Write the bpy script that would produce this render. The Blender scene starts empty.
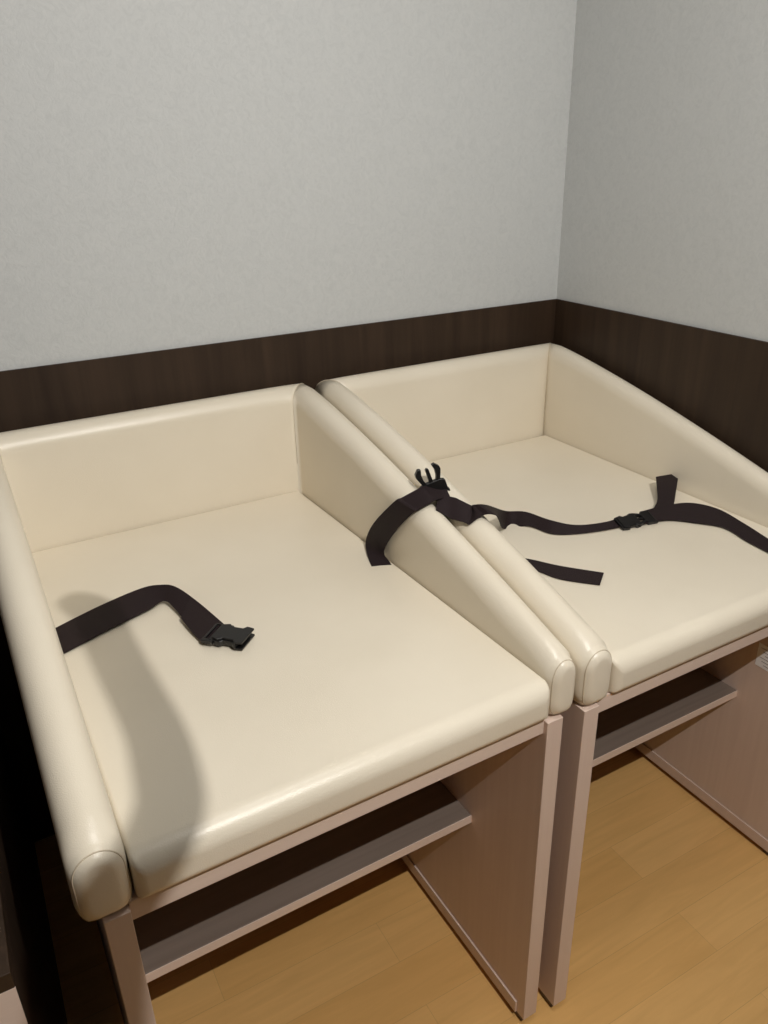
import bpy, bmesh, math, random
from mathutils import Vector, Matrix
random.seed(4)
SC=bpy.context.scene; COL=SC.collection
SC.view_settings.view_transform='Standard'
# ---------------- camera ----------------
F=778.05; CAM=Vector((-1.408,-1.61365,1.47554))
M=[(0.873312,-0.486258,-0.021895),(-0.220045,-0.354684,-0.908307),(0.433798,0.79867,-0.41675)]
cd=bpy.data.cameras.new('camera'); co=bpy.data.objects.new('camera',cd); COL.objects.link(co)
cd.sensor_fit='VERTICAL'; cd.sensor_height=36; cd.lens=F*36/1024; cd.clip_start=.01
R=Matrix(((M[0][0],-M[1][0],-M[2][0]),(M[0][1],-M[1][1],-M[2][1]),(M[0][2],-M[1][2],-M[2][2])))
co.matrix_world=Matrix.Translation(CAM)@R.to_4x4()
SC.camera=co
def ray(u,v):
    a,b=(u-384)/F,(v-512)/F
    return Vector([a*M[0][i]+b*M[1][i]+M[2][i] for i in range(3)])
def at(u,v,z):
    d=ray(u,v); return CAM+d*((z-CAM.z)/d.z)
def at_x(u,v,x):
    d=ray(u,v); return CAM+d*((x-CAM.x)/d.x)
# ---------------- dimensions ----------------
ZA=.70; ZP=.706; ZR=1.0166; ZM=.7775; ZC=.808; W=.67; D=.924; CI=.039
T2R=-.023; T2L=T2R-W; T1R=T2L-.047; T1L=T1R-W
# ---------------- materials ----------------
def newmat(n):
    m=bpy.data.materials.new(n); m.use_nodes=True; nt=m.node_tree
    return m,nt,nt.nodes['Principled BSDF']
def ramp(nt,fac,stops):
    r=nt.nodes.new('ShaderNodeValToRGB'); e=r.color_ramp.elements
    e[0].position=stops[0][0]; e[0].color=(*stops[0][1],1); e[1].position=stops[-1][0]; e[1].color=(*stops[-1][1],1)
    for p,c in stops[1:-1]:
        x=e.new(p); x.color=(*c,1)
    nt.links.new(fac,r.inputs[0]); return r.outputs[0]
def coords(nt,scale=(1,1,1),rot=(0,0,0)):
    tc=nt.nodes.new('ShaderNodeTexCoord'); mp=nt.nodes.new('ShaderNodeMapping')
    mp.inputs['Scale'].default_value=scale; mp.inputs['Rotation'].default_value=rot
    nt.links.new(tc.outputs['Object'],mp.inputs[0]); return mp.outputs[0]
def noise(nt,vec,scale,detail=4,rough=.5,dist=0):
    n=nt.nodes.new('ShaderNodeTexNoise'); n.inputs['Scale'].default_value=scale; n.inputs['Detail'].default_value=detail
    n.inputs['Roughness'].default_value=rough; n.inputs['Distortion'].default_value=dist
    nt.links.new(vec,n.inputs['Vector']); return n.outputs[0]
def bump(nt,b,h,strength,dist=.002):
    n=nt.nodes.new('ShaderNodeBump'); n.inputs['Strength'].default_value=strength; n.inputs['Distance'].default_value=dist
    nt.links.new(h,n.inputs['Height']); nt.links.new(n.outputs[0],b.inputs['Normal'])
def m_leather():
    m,nt,b=newmat('cream_leatherette'); v=coords(nt)
    nt.links.new(ramp(nt,noise(nt,v,5,3),[(.3,(.775,.70,.568)),(.7,(.815,.74,.608))]),b.inputs['Base Color'])
    b.inputs['Roughness'].default_value=.32; b.inputs['Specular IOR Level'].default_value=.5
    vo=nt.nodes.new('ShaderNodeTexVoronoi'); vo.inputs['Scale'].default_value=650; nt.links.new(v,vo.inputs['Vector'])
    mx=nt.nodes.new('ShaderNodeMath'); mx.operation='MULTIPLY_ADD'; mx.inputs[1].default_value=.10
    nt.links.new(vo.outputs['Distance'],mx.inputs[0]); nt.links.new(noise(nt,v,9,2),mx.inputs[2])
    bump(nt,b,mx.outputs[0],.35,.004); return m
def m_wood(n,sc,c0,c1):
    m,nt,b=newmat(n); v=coords(nt,sc)
    nt.links.new(ramp(nt,noise(nt,v,1,5,.6,.4),[(.3,c0),(.7,c1)]),b.inputs['Base Color'])
    b.inputs['Roughness'].default_value=.5; return m
def m_wallpaper():
    m,nt,b=newmat('embossed_wallpaper'); v=coords(nt)
    n1=noise(nt,v,52,4,.65,1.7); n2=noise(nt,v,210,3,.6,.5)
    ad=nt.nodes.new('ShaderNodeMath'); ad.operation='MULTIPLY_ADD'; ad.inputs[1].default_value=.4
    nt.links.new(n2,ad.inputs[0]); nt.links.new(n1,ad.inputs[2])
    nt.links.new(ramp(nt,ad.outputs[0],[(.5,(.53,.543,.54)),(.7,(.56,.573,.569)),(.9,(.583,.594,.588))]),b.inputs['Base Color'])
    b.inputs['Roughness'].default_value=.75; bump(nt,b,ad.outputs[0],.24,.0026); return m
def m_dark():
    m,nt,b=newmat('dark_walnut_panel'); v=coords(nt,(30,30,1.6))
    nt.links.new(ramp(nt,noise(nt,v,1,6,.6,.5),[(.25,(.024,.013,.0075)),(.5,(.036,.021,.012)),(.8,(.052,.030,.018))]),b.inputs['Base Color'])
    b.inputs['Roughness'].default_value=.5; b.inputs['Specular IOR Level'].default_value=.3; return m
def m_floor():
    m,nt,b=newmat('honey_wood_floor'); v=coords(nt)
    br=nt.nodes.new('ShaderNodeTexBrick'); br.offset=.37; br.inputs['Scale'].default_value=1
    br.inputs['Brick Width'].default_value=.9; br.inputs['Row Height'].default_value=.1; br.inputs['Mortar Size'].default_value=.0005
    br.inputs['Color1'].default_value=(.77,.45,.16,1); br.inputs['Color2'].default_value=(.84,.515,.20,1); br.inputs['Mortar'].default_value=(.60,.35,.13,1)
    br.inputs['Mortar Smooth'].default_value=.3
    nt.links.new(v,br.inputs['Vector'])
    g=ramp(nt,noise(nt,coords(nt,(4,40,40)),1,5,.6,.8),[(.3,(.88,.86,.83)),(.7,(1,1,1))])
    mx=nt.nodes.new('ShaderNodeMix'); mx.data_type='RGBA'; mx.blend_type='MULTIPLY'; mx.inputs[0].default_value=1
    nt.links.new(br.outputs[0],mx.inputs[6]); nt.links.new(g,mx.inputs[7]); nt.links.new(mx.outputs[2],b.inputs['Base Color'])
    b.inputs['Roughness'].default_value=.3; return m
def m_web():
    m,nt,b=newmat('dark_brown_webbing'); v=coords(nt)
    w=nt.nodes.new('ShaderNodeTexWave'); w.inputs['Scale'].default_value=420; w.bands_direction='DIAGONAL'; nt.links.new(v,w.inputs['Vector'])
    nt.links.new(ramp(nt,w.outputs[1],[(0,(.012,.0063,.007)),(1,(.024,.013,.0145))]),b.inputs['Base Color'])
    b.inputs['Roughness'].default_value=.7; b.inputs['Specular IOR Level'].default_value=.25; bump(nt,b,w.outputs[1],.4,.0006); return m
def m_plain(n,c,r,amt=.06):
    m,nt,b=newmat(n); v=coords(nt)
    nt.links.new(ramp(nt,noise(nt,v,30,3),[(.3,tuple(x*(1-amt) for x in c)),(.7,tuple(min(1,x*(1+amt)) for x in c))]),b.inputs['Base Color'])
    b.inputs['Roughness'].default_value=r; return m
LEA=m_leather(); WPAP=m_wallpaper(); DRK=m_dark(); FLO=m_floor(); WEB=m_web()
LAM=m_wood('pale_wood_laminate',(60,60,2.5),(.67,.52,.44),(.72,.57,.485))
LAX=m_wood('pale_wood_laminate_long',(2.5,60,60),(.71,.565,.48),(.76,.615,.53))
SHE=m_wood('shaded_shelf_board',(2.5,60,60),(.18,.14,.115),(.22,.175,.145))  # shelf wood darkened in colour for the shade beneath the table top
PLA=m_plain('black_plastic',(.007,.0065,.007),.32); SEAM=m_plain('cream_seam',(.62,.53,.40),.6); CEI=m_plain('ceiling_white',(.5,.5,.48),.9,.02)
LBL=m_plain('label_white',(.95,.95,.95),.4,.01); INK=m_plain('label_ink',(.3,.3,.31),.6); RUB=m_plain('foot_grey',(.12,.095,.08),.5)
CLO=m_plain('navy_clothing',(.03,.035,.06),.9)
# ---------------- helpers ----------------
def obj(name,bm,mat,parent=None,smooth=False,kind=None,bevel=0,seg=3,weight=False):
    bmesh.ops.recalc_face_normals(bm,faces=bm.faces)
    me=bpy.data.meshes.new(name); bm.to_mesh(me); bm.free(); me.materials.append(mat)
    o=bpy.data.objects.new(name,me); COL.objects.link(o)
    for p in me.polygons: p.use_smooth=smooth
    if parent:
        o.parent=parent
        if parent.type=='EMPTY': o.matrix_parent_inverse=(Matrix.Translation(parent.location)@Matrix.Rotation(parent.rotation_euler.z,4,'Z')).inverted()
    if kind: o['kind']=kind
    if bevel:
        b=o.modifiers.new('bevel','BEVEL'); b.width=bevel; b.segments=seg
        if weight: b.limit_method='WEIGHT'
        for p in me.polygons: p.use_smooth=True
        o.modifiers.new('wn','WEIGHTED_NORMAL')
    return o
def bx(bm,a,b):
    vs=[bm.verts.new((x,y,z)) for x in (a[0],b[0]) for y in (a[1],b[1]) for z in (a[2],b[2])]
    for f in [(0,1,3,2),(4,6,7,5),(0,4,5,1),(2,3,7,6),(0,2,6,4),(1,5,7,3)]: bm.faces.new([vs[i] for i in f])
    return vs
def box(name,a,b,mat,parent=None,kind=None,bevel=0,seg=3):
    bm=bmesh.new(); bx(bm,a,b); return obj(name,bm,mat,parent,kind=kind,bevel=bevel,seg=seg)
def loft(bm,secs,cap0=True,cap1=True,closed=True):
    rows=[[bm.verts.new(p) for p in s] for s in secs]; n=len(rows[0])
    for i in range(len(rows)-1):
        for j in range(n if closed else n-1):
            k=(j+1)%n; bm.faces.new((rows[i][j],rows[i][k],rows[i+1][k],rows[i+1][j]))
    if cap0: bm.faces.new(rows[0])
    if cap1: bm.faces.new(list(reversed(rows[-1])))
def tube(bm,pts,r,n=6):
    secs=[]
    for i,p in enumerate(pts):
        t=(pts[min(i+1,len(pts)-1)]-pts[max(i-1,0)]).normalized()
        u=t.orthogonal().normalized() if i==0 else (u-t*u.dot(t)).normalized()
        w=t.cross(u); secs.append([p+(u*math.cos(6.2832*k/n)+w*math.sin(6.2832*k/n))*r for k in range(n)])
    loft(bm,secs)
# ---------------- room ----------------
X0,Y0,H=-2.1,-3.5,2.4
box('floor',(X0-.1,Y0-.1,-.1),(.1,.1,0),FLO,kind='structure')
box('ceiling',(X0-.1,Y0-.1,H),(.1,.1,H+.1),CEI,kind='structure')
box('wall_back',(X0-.1,.006,0),(.1,.106,H),WPAP,kind='structure')
box('wall_right',(.006,Y0-.1,0),(.106,.1,H),WPAP,kind='structure')
box('wall_left',(X0-.106,Y0-.1,0),(X0-.006,.1,H),DRK,kind='structure')
box('wall_front',(X0-.1,Y0-.106,0),(.1,Y0-.006,H),DRK,kind='structure')
ZT=1.12085
box('trim_1',(X0,0,0),(.006,.0058,ZT),DRK,kind='structure')
box('trim_2',(0,Y0,0),(.0058,0,ZT),DRK,kind='structure')
# ---------------- tables ----------------
RT=.034
def prof(h,w,n=16,r=RT,base=ZP):
    pts=[(.016,base),(.007,base+.003),(.002,base+.011),(0,base+.022),(0,(base+h-r)/2),(0,h-r)]
    for k in range(1,n):
        t=math.pi*(1-k/n); pts.append((w/2+w/2*math.cos(t), h-r+r*math.sin(t)))
    pts+=[(w,h-r),(w,(base+h-r)/2),(w,base+.022),(w-.002,base+.011),(w-.007,base+.003),(w-.016,base)]
    return pts
BB=.061; DIP=.0015
def hy(y):
    if y>-BB: return ZR
    t=(-y-BB)/(D-BB)
    return ZR+(ZC-ZR)*t+.075*t*(1-t)*(1-.3*t)-DIP*math.exp(-(-y-BB)/.03)
def cc(s): return s+.002*max(0,1-s/.03)
def side_rail(xo,sgn,w,nar,parent):
    bm=bmesh.new(); secs=[[(xo+sgn*cc(s),-.002-cc(s),z) for s,z in prof(ZR-DIP,w)]]
    FR=.024
    for k in range(0,33):
        y=-BB-.002-(D-FR-BB)*k/32; secs.append([(xo+sgn*s,y,z) for s,z in prof(hy(y),w-nar*k/32)])
    h=hy(-D); w=w-nar
    for a in range(1,9):
        ang=math.pi/2*a/8; dy=FR*(1-math.sin(ang)); ins=.017*(1-math.cos(ang)); c=[]
        for s,z in prof(h,w):
            cs,cz=w/2,(h+ZP)/2
            c.append((xo+sgn*(cs+(s-cs)*(1-ins/(w/2))),-D+dy-.002,cz+(z-cz)*(1-ins/((h-ZP)/2))))
        secs.append(c)
    loft(bm,secs)
    o=obj('side_bolster',bm,LEA,parent,smooth=True)
    ang=math.pi/2*3.6/8; dy=FR*(1-math.sin(ang)); ins=.017*(1-math.cos(ang)); bm=bmesh.new(); cz=(h+ZP)/2
    pts=[Vector((xo+sgn*(w/2+(s-w/2)*(1-ins/(w/2))),-D+dy-.0020,cz+(z-cz)*(1-ins/((h-ZP)/2)))) for s,z in prof(h,w)]
    tube(bm,pts,.0009,5); obj('seam',bm,SEAM,o,smooth=True)
    return o
def back_rail(xl,xr,wl,wr,parent):
    bm=bmesh.new(); secs=[]; LW=xr-xl
    for t in (0,.012,.03,.06,.1,.15,.22,.35,.5,.65,.78,.85,.9,.94,.97,.988,1):
        c=[]; dist=min(t,1-t)*LW; h=ZR-DIP*math.exp(-dist/.03)
        for (s,z),(sl,_),(sr,_) in zip(prof(h,BB),prof(h,wl),prof(h,wr)):
            a=xl+cc(sl); b=xr-cc(sr)
            yl=-.002-cc(sl); yr=-.002-cc(sr)
            f=math.exp(-dist/.02)
            y=(yl+(yr-yl)*t)*f+(-.002-s)*(1-f)
            c.append((a+(b-a)*t,y,z))
        secs.append(c)
    loft(bm,secs); o=obj('back_bolster',bm,LEA,parent,smooth=True)
    for (x,sg,w) in ((xl,1,wl),(xr,-1,wr)):
        bm=bmesh.new(); tube(bm,[Vector((x+sg*cc(s),-.002-cc(s),z)) for s,z in prof(ZR-DIP,w)[8:-4]],.0009,5)
        obj('seam',bm,SEAM,o,smooth=True)
    return o
TABS=[]
def make_table(xl,xr,el,er,nar,pl,rot,shift,label):
    root=bpy.data.objects.new('changing_table',None); COL.objects.link(root); root.location=((xl+xr)/2,-D/2,0)
    loc0=root.location.copy()
    root['label']=label; root['category']='changing table'; root['group']='cream padded changing tables'
    root.empty_display_size=.1
    a=(xl+CI+.001,-D-.005,ZA+.013); b=(xr-CI-.001,-BB-.003,ZM)
    bm=bmesh.new(); vs=bx(bm,a,b)
    for v in vs:
        if abs(v.co.x-b[0])<1e-6 and abs(v.co.y-a[1])<1e-6: v.co.x+=nar
    lay=bm.edges.layers.float.new('bevel_weight_edge')
    for e in bm.edges:
        y=[v.co.y for v in e.verts]; z=[v.co.z for v in e.verts]
        fr=all(abs(q-a[1])<1e-6 for q in y); top=all(abs(q-b[2])<1e-6 for q in z)
        e[lay]=1.0 if fr and top else (.55 if fr else (.25 if top else .1))
    obj('mattress_pad',bm,LEA,root,bevel=.028,seg=8,weight=True)
    side_rail(xl-el,1,el+CI,0,root); side_rail(xr+er,-1,er+CI,nar,root); back_rail(xl-el,xr+er,el+CI,er+CI,root)
    T=.03; pxl=xl-pl
    box('top_board',(pxl+T,-D+.008,ZA-.018),(xr-T,-.02,ZA+.012),LAX,root,bevel=.0012,seg=2)
    for x in (pxl,xr-T):
        p=box('side_panel',(x,-D,.016),(x+T,-.015,ZP),LAM,root,bevel=.0012,seg=2)
        inn=x+T if x==pxl else x-.004
        box('base_strip',(inn,-D+.02,.016),(inn+.004,-.02,.045),LAM,p,bevel=.001,seg=2)
        for yy in (-D+.008,-.07):
            box('foot',(x+.003,yy,0),(x+T-.003,yy+.034,.016),RUB,p,bevel=.002,seg=2)
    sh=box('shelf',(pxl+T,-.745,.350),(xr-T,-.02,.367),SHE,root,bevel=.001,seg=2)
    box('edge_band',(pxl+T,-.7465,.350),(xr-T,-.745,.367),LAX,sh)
    root.rotation_euler=(0,0,math.radians(rot)); root.location=loc0+Vector((shift[0],shift[1],0))
    tm=Matrix.Translation(root.location)@Matrix.Rotation(math.radians(rot),4,'Z')@Matrix.Translation(-loc0)
    TABS.append((tm.inverted(),xl,xr,el,er))
    return root,tm
TA,MA=make_table(T1L,T1R,.024,.026,.013,0,.9,(-.003,-.0045),'cream padded changing table with an open clip buckle on its pad')
TB,MB=make_table(T2L,T2R,.021,.012,0,.016,.5,(.004,-.004),'cream padded changing table in the wall corner, fastened strap across its pad')
def zs(p):
    for inv,xl,xr,el,er in TABS:
        q=inv@p
        if q.y<-D or q.y>0: continue
        for s,w in ((q.x-(xl-el),el+CI),((xr+er)-q.x,er+CI)):
            if 0<=s<=w: return hy(q.y)-RT+RT*math.sqrt(max(0,1-((s-w/2)/(w/2))**2))
        if xl<q.x<xr: return ZR if q.y>-BB else ZM
    return 0
def depth(u,v):
    d=ray(u,v).normalized(); t=.5
    while t<4:
        if (CAM+d*t).z<=zs(CAM+d*t): break
        t+=.001
    return t
def hit(u,v,off=.003):
    return CAM+ray(u,v).normalized()*(depth(u,v)-off)
def edge_line(px,n,off):
    # resample a line over the padding and keep it lying just above the surface
    P=[]
    for i in range(len(px)-1):
        for k in range(n): P.append((px[i][0]+(px[i+1][0]-px[i][0])*k/n,px[i][1]+(px[i+1][1]-px[i][1])*k/n))
    P.append(px[-1])
    T=[depth(u,v) for u,v in P]
    for i in range(1,len(T)):
        if T[i]-T[i-1]>.10: T[i]=T[i-1]+.004
    m=[min(T[max(0,i-2):i+3])-off for i in range(len(T))]
    for _ in range(2): m=[sum(m[max(0,i-1):i+2])/len(m[max(0,i-1):i+2]) for i in range(len(m))]
    m=[min(a,b-off*.6) for a,b in zip(m,T)]
    return [CAM+ray(u,v).normalized()*t for (u,v),t in zip(P,m)]
# ---------------- straps ----------------
def cr(p0,p1,p2,p3,t):
    return .5*((2*p1)+(-p0+p2)*t+(2*p0-5*p1+4*p2-p3)*t*t+(-p0+3*p1-3*p2+p3)*t**3)
def ribbon(name,A,B,parent,label=None,th=.0013,sub=8):
    def samp(P):
        out=[]
        for i in range(len(P)-1):
            p0=P[max(i-1,0)];p3=P[min(i+2,len(P)-1)]
            for k in range(sub): out.append(cr(p0,P[i],P[i+1],p3,k/sub))
        out.append(P[-1].copy()); return out
    a,b=samp(A),samp(B); secs=[]
    for i in range(len(a)):
        c0=(a[max(i-1,0)]+b[max(i-1,0)])/2; c1=(a[min(i+1,len(a)-1)]+b[min(i+1,len(a)-1)])/2
        t=(c1-c0).normalized(); w=(b[i]-a[i]); n=t.cross(w).normalized()*th/2
        secs.append([a[i]+n,(a[i]+b[i])/2+n,b[i]+n,b[i]-n,(a[i]+b[i])/2-n,a[i]-n])
    bm=bmesh.new(); loft(bm,secs)
    o=obj(name,bm,WEB,parent,smooth=True)
    m=o.modifiers.new('es','EDGE_SPLIT'); m.split_angle=math.radians(50)
    if label: o['label']=label
    return o
def frame(c,d,up,sc=1.0):
    d=d.normalized(); up=(up-d*up.dot(d)).normalized(); y=up.cross(d)
    m=Matrix((d,y,up)).transposed().to_4x4()@Matrix.Scale(sc,4); m.translation=c; return m
def placed(bm,mt):
    bmesh.ops.transform(bm,matrix=mt,verts=bm.verts); return bm
def prism(bm,out,z0,z1):
    a=[bm.verts.new((x,y,z0)) for x,y in out]; b=[bm.verts.new((x,y,z1)) for x,y in out]
    n=len(out); bm.faces.new(list(reversed(a))); bm.faces.new(b)
    for i in range(n): bm.faces.new((a[i],a[(i+1)%n],b[(i+1)%n],b[i]))
def female(c,d,up,parent,sc=1.0,ladder=True):
    bm=bmesh.new(); w=.021
    prism(bm,[(-.004,-w*.9),(.008,-w),(.014,-w),(.018,-w*.8),(.030,-w*.8),(.034,-w),(.038,-w),(.038,w),(.034,w),(.030,w*.8),(.018,w*.8),(.014,w),(.008,w),(-.004,w*.9)],-.0035,.0035)
    sh=[(.0,-w*.78),(.010,-w*.95),(.016,-w*.70),(.032,-w*.70),(.036,-w*.97),(.047,-w*.9),(.047,w*.9),(.036,w*.97),(.032,w*.70),(.016,w*.70),(.010,w*.95),(.0,w*.78)]
    prism(bm,sh,.0033,.0062); prism(bm,sh,-.0062,-.0033)
    if ladder:
        bx(bm,(-.014,-w,-.002),(-.0105,w,.0025))
        for s in (-1,1): bx(bm,(-.014,s*w-.002,-.0025),(.004,s*w*.9+.002,.0028))
    o=obj('female_buckle',placed(bm,frame(c,d,up,sc)),PLA,parent,bevel=.0008,seg=2); o['label']='black plastic female clip buckle'; return o
def male(c,d,up,parent,sc=1.0):
    bm=bmesh.new(); w=.020
    prism(bm,[(-.012,-w),(.005,-w),(.009,-w*.6),(.009,w*.6),(.005,w),(-.012,w)],-.0045,.0045)
    bx(bm,(-.019,-w,-.002),(-.016,w,.002))
    for s in (-1,1):
        bx(bm,(-.019,s*w-.002,-.003),(-.010,s*w+.001,.003))
        pr=[(.007,s*.013),(.016,s*.0165),(.023,s*.019),(.028,s*.0185),(.034,s*.013),(.033,s*.0085),(.025,s*.0105),(.016,s*.010),(.007,s*.007)]
        if s<0: pr=pr[::-1]
        prism(bm,pr,-.004,.004)
    prism(bm,[(.007,-.003),(.029,-.0025),(.031,0),(.029,.0025),(.007,.003)],-.003,.003)
    o=obj('male_buckle',placed(bm,frame(c,d,up,sc)),PLA,parent,bevel=.0008,seg=2); o['label']='black plastic two-pronged male buckle'; return o
def E(L): return [at(u,v,z) for u,v,z in L]
def Hh(L): return [hit(u,v,o) for u,v,o in L]
Z=ZM+.0015
s1=ribbon('safety_strap',E([(46,634,Z-.012),(58,627,Z+.001),(100,606,Z+.006),(140,589,Z+.016),(160,585,Z+.021),(176,587,Z+.022),(198,602,Z+.012),(226,626,Z+.005)]),
                         E([(48,662,Z-.012),(63,654,Z+.001),(106,631,Z+.003),(148,610,Z+.006),(164,601,Z+.008),(175,609,Z+.006),(188,625,Z+.002),(206,644,Z+.002)]),TA,'dark brown strap end lying on the pad')
b0=at(218,634,Z+.008); b1=at(252,640,Z+.008)
female(b0,b1-b0,Vector((0,0,1)),s1,1.15)
ribbon('strap_fold',E([(190,598,Z+.0145),(204,611,Z+.0115),(220,626,Z+.008)]),E([(181,618,Z+.009),(192,632,Z+.0055),(204,644,Z+.005)]),s1)
# strap from the right side of the left table, over both bolsters
A=Hh([(374,572,-.004),(368,557,.006),(366,541,.018),(374,523,.020)])+edge_line([(394,502),(422,487),(444,484)],4,.009)
B=Hh([(396,571,-.004),(389,561,.004),(384,551,.010),(395,532,.010)])+edge_line([(413,513),(434,501),(450,496)],4,.008)
s2=ribbon('safety_strap',A,B,TA,'dark brown strap hooked over the bolsters',sub=4)
mc=hit(433,487,.024)
male(mc,Vector((-.30,.15,1)),Vector((-.35,-.9,.25)),s2,1.25)
# fastened strap across the right table
A=edge_line([(438,494),(456,498),(474,507)],5,.007)
B=edge_line([(436,510),(452,519),(470,524)],5,.007)
a_=MB.inverted()@A[-1]; b_=MB.inverted()@B[-1]
def loc(x,y,z): return MB@Vector((x,y,z))
rx=T2L+.012
A.append(loc(rx,a_.y-.004,hy(a_.y)+.008)); B.append(loc(rx,b_.y-.004,hy(b_.y)+.009))
A.append(loc(T2L+CI+.001,a_.y-.006,hy(a_.y)+.002)); B.append(loc(T2L+CI+.001,b_.y-.008,hy(b_.y)+.002))
A+=E([(506,511,Z+.022),(526,512,Z+.014),(550,520,Z+.018),(576,525,Z+.014),(606,522,Z+.01),(628,515,Z+.006)])
B+=E([(504,529,Z+.002),(528,526,Z+.002),(552,534,Z+.001),(578,534,Z+.001),(606,530,Z+.002),(632,524,Z+.004)])
s3=ribbon('safety_strap',A,B,TB,'dark brown strap fastened across the pad',sub=6)
f0=at(620,524,Z+.007); f1=at(656,516,Z+.007)
female(f0,f1-f0,Vector((0,-.3,1)),s3,.9,False)
A=E([(640,512,Z+.008),(664,506,Z+.012),(690,503,Z+.016),(718,509,Z+.016),(745,524,Z+.014),(775,543,Z+.012),(800,556,Z+.01)])
B=E([(644,524,Z+.004),(668,520,Z+.003),(696,523,Z+.002),(724,528,Z+.002),(748,542,Z+.002),(775,556,Z+.002),(800,570,Z+.002)])
s4=ribbon('safety_strap',A,B,TB,'dark brown strap running from the buckle to the right bolster')
p0=at(646,518,Z+.007); p1=at(620,523,Z+.007)
male(p0,p1-p0,Vector((0,-.3,1)),s4,.9)
A=E([(648,516,Z+.004),(657,502,Z+.012),(657,488,Z+.022),(656,477,Z+.03)])
B=E([(664,520,Z+.002),(673,507,Z+.004),(676,492,Z+.016),(679,473,Z+.024)])
ribbon('strap_tail',A,B,s4)
A=E([(500,556,Z),(528,559,Z+.003),(560,566,Z+.004),(604,573,Z+.002)])
B=E([(500,572,Z),(532,570,Z+.001),(560,579,Z+.001),(600,585,Z+.001)])
ribbon('safety_strap',A,B,TB,'dark brown loose strap end on the pad')
# ---------------- label on right panel ----------------
xp=T2R-.03
p=MB.inverted()@at_x(762,658,xp)
bm=bmesh.new(); bx(bm,(xp-.0010,p.y-.06,p.z-.028),(xp,p.y+.016,p.z+.028)); placed(bm,MB); lb=obj('instruction_label',bm,LBL,TB)
lb['label']='small white label with fine printed lines'
bm=bmesh.new()
for k in range(6):
    z=p.z+.019-k*.0078; bx(bm,(xp-.0014,p.y-.052,z-.0006),(xp-.0009,p.y+.009-(k%3)*.006,z+.0006))
placed(bm,MB); obj('print',bm,INK,lb)
# ---------------- neighbouring unit at the left edge ----------------
ux=-1.505; uy=-.925; ul=-2.08
ur=bpy.data.objects.new('storage_unit',None); COL.objects.link(ur); ur.location=((ux+ul)/2,uy/2,0); ur.empty_display_size=.1
ur['label']='wood unit with its sides darkened for shade, just showing at the left edge beside the changing table'; ur['category']='storage unit'
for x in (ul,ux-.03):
    p_=box('side_panel',(x,uy+.002,0),(x+.03,-.015,.66),DRK,ur,bevel=.0012,seg=2)  # walnut colour stands in for shade on this pale unit's sides
    box('edge_band',(x,uy,0),(x+.03,uy+.002,.66),LAX,p_)
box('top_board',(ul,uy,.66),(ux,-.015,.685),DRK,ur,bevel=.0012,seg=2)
box('shelf',(ul+.03,uy+.02,.35),(ux-.03,-.03,.368),LAX,ur,bevel=.001,seg=2)
box('back_panel',(ul+.03,-.03,0),(ux-.03,-.018,.66),LAM,ur)
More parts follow.
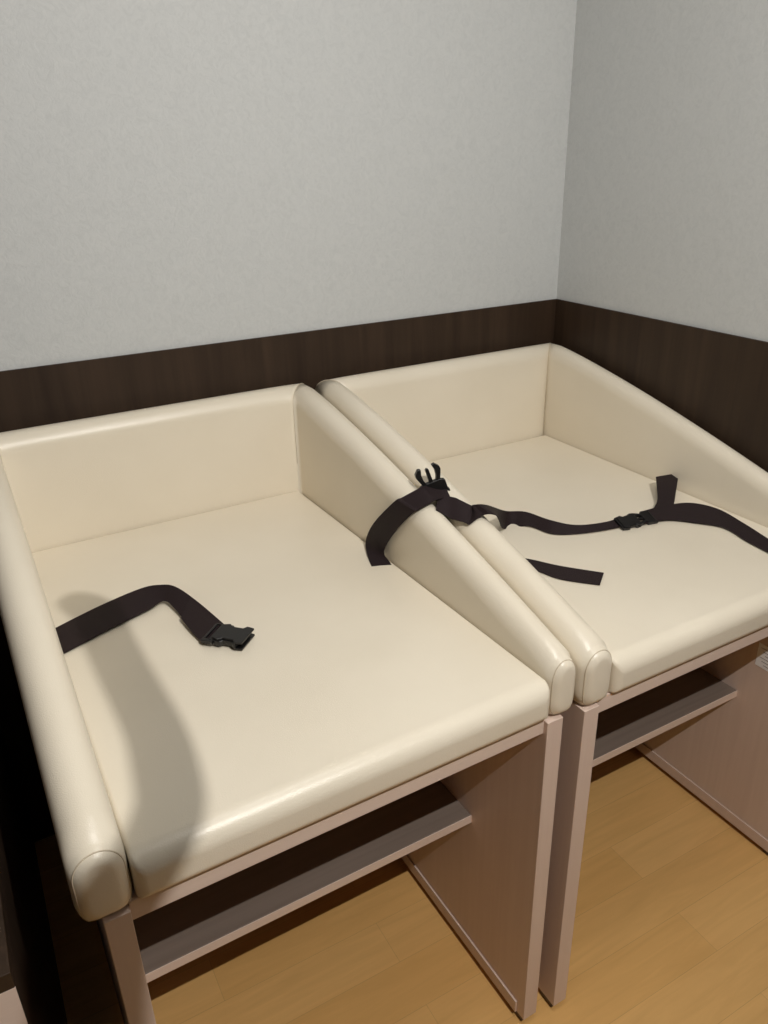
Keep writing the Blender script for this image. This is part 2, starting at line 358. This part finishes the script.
# ---------------- photographer figure added behind the camera, raised arm shaped to cast the pad shadow ----------------
L=Vector((-.92,-2.05,2.36))
def cast(u,v,s):
    S=at(u,v,ZM); return L+(S-L)*s
px,py=-1.30,-2.06
el=Vector((-1.12,-1.86,1.52)); f1=cast(118,912,.37); f2=cast(150,862,.42); f3=cast(174,802,.44); f4=cast(158,735,.45); f5=cast(118,660,.45); f6=cast(92,605,.45); f7=cast(58,600,.445)
sh=Vector((px+.14,py,1.42))
V=[(px,py,.95),(px,py,1.15),(px,py,1.34),(px,py,1.43),(px+.01,py+.02,1.50),(px+.01,py+.03,1.575),(px+.01,py+.03,1.65),
   sh,el,f1,f2,f3,f4,f5,f6,f7,
   (px-.15,py,1.39),(px-.20,py+.02,1.12),(px-.20,py+.1,.86),(px-.20,py+.13,.77),
   (px+.09,py,.88),(px+.10,py+.01,.48),(px+.10,py-.01,.08),(px+.10,py+.12,.035),
   (px-.09,py,.88),(px-.10,py+.01,.48),(px-.10,py-.01,.08),(px-.10,py+.12,.035)]
Ed=[(0,1),(1,2),(2,3),(3,4),(4,5),(5,6),(3,7),(7,8),(8,9),(9,10),(10,11),(11,12),(12,13),(13,14),(14,15),(3,16),(16,17),(17,18),(18,19),(0,20),(20,21),(21,22),(22,23),(0,24),(24,25),(25,26),(26,27)]
Rd=[(.15,.10),(.13,.09),(.16,.10),(.09,.07),.05,(.075,.09),(.07,.085),.05,.036,.023,.018,.0185,.0185,.018,.019,.013,.055,.04,.03,.022,.08,.055,.04,.03,.08,.055,.04,.03]
me=bpy.data.meshes.new('person'); me.from_pydata([tuple(v) for v in V],Ed,[]); me.materials.append(CLO)
o=bpy.data.objects.new('person',me); COL.objects.link(o); o.modifiers.new('skin','SKIN')
if not me.skin_vertices:
    bpy.context.view_layer.objects.active=o; o.select_set(True)
    bpy.ops.mesh.customdata_skin_add()
for i,r in enumerate(Rd):
    me.skin_vertices[0].data[i].radius=r if isinstance(r,tuple) else (r,r)
    me.skin_vertices[0].data[i].use_root=(i==0)
s=o.modifiers.new('sub','SUBSURF'); s.levels=2; s.render_levels=2
o['label']='person in dark clothing standing in front of the tables with one arm raised, added to cast the pad shadow'; o['category']='person'
# ---------------- light ----------------
def area(n,loc,tgt,size,e,col,shape='DISK'):
    l=bpy.data.lights.new(n,'AREA'); l.shape=shape; l.size=size; l.energy=e; l.color=col
    o=bpy.data.objects.new(n,l); COL.objects.link(o); o.location=loc
    d=Vector(tgt)-Vector(loc); o.rotation_euler=d.to_track_quat('-Z','Y').to_euler(); return o
area('downlight',L,(-1.1,-.4,.7),.018,27,(1,.972,.925))
area('ceiling_glow',(-.8,-1.05,2.38),(-.9,-.9,0),.35,5.5,(1,.98,.95))
w=bpy.data.worlds.new('world'); SC.world=w; w.use_nodes=True; w.node_tree.nodes['Background'].inputs[0].default_value=(.5,.5,.5,1); w.node_tree.nodes['Background'].inputs[1].default_value=.2
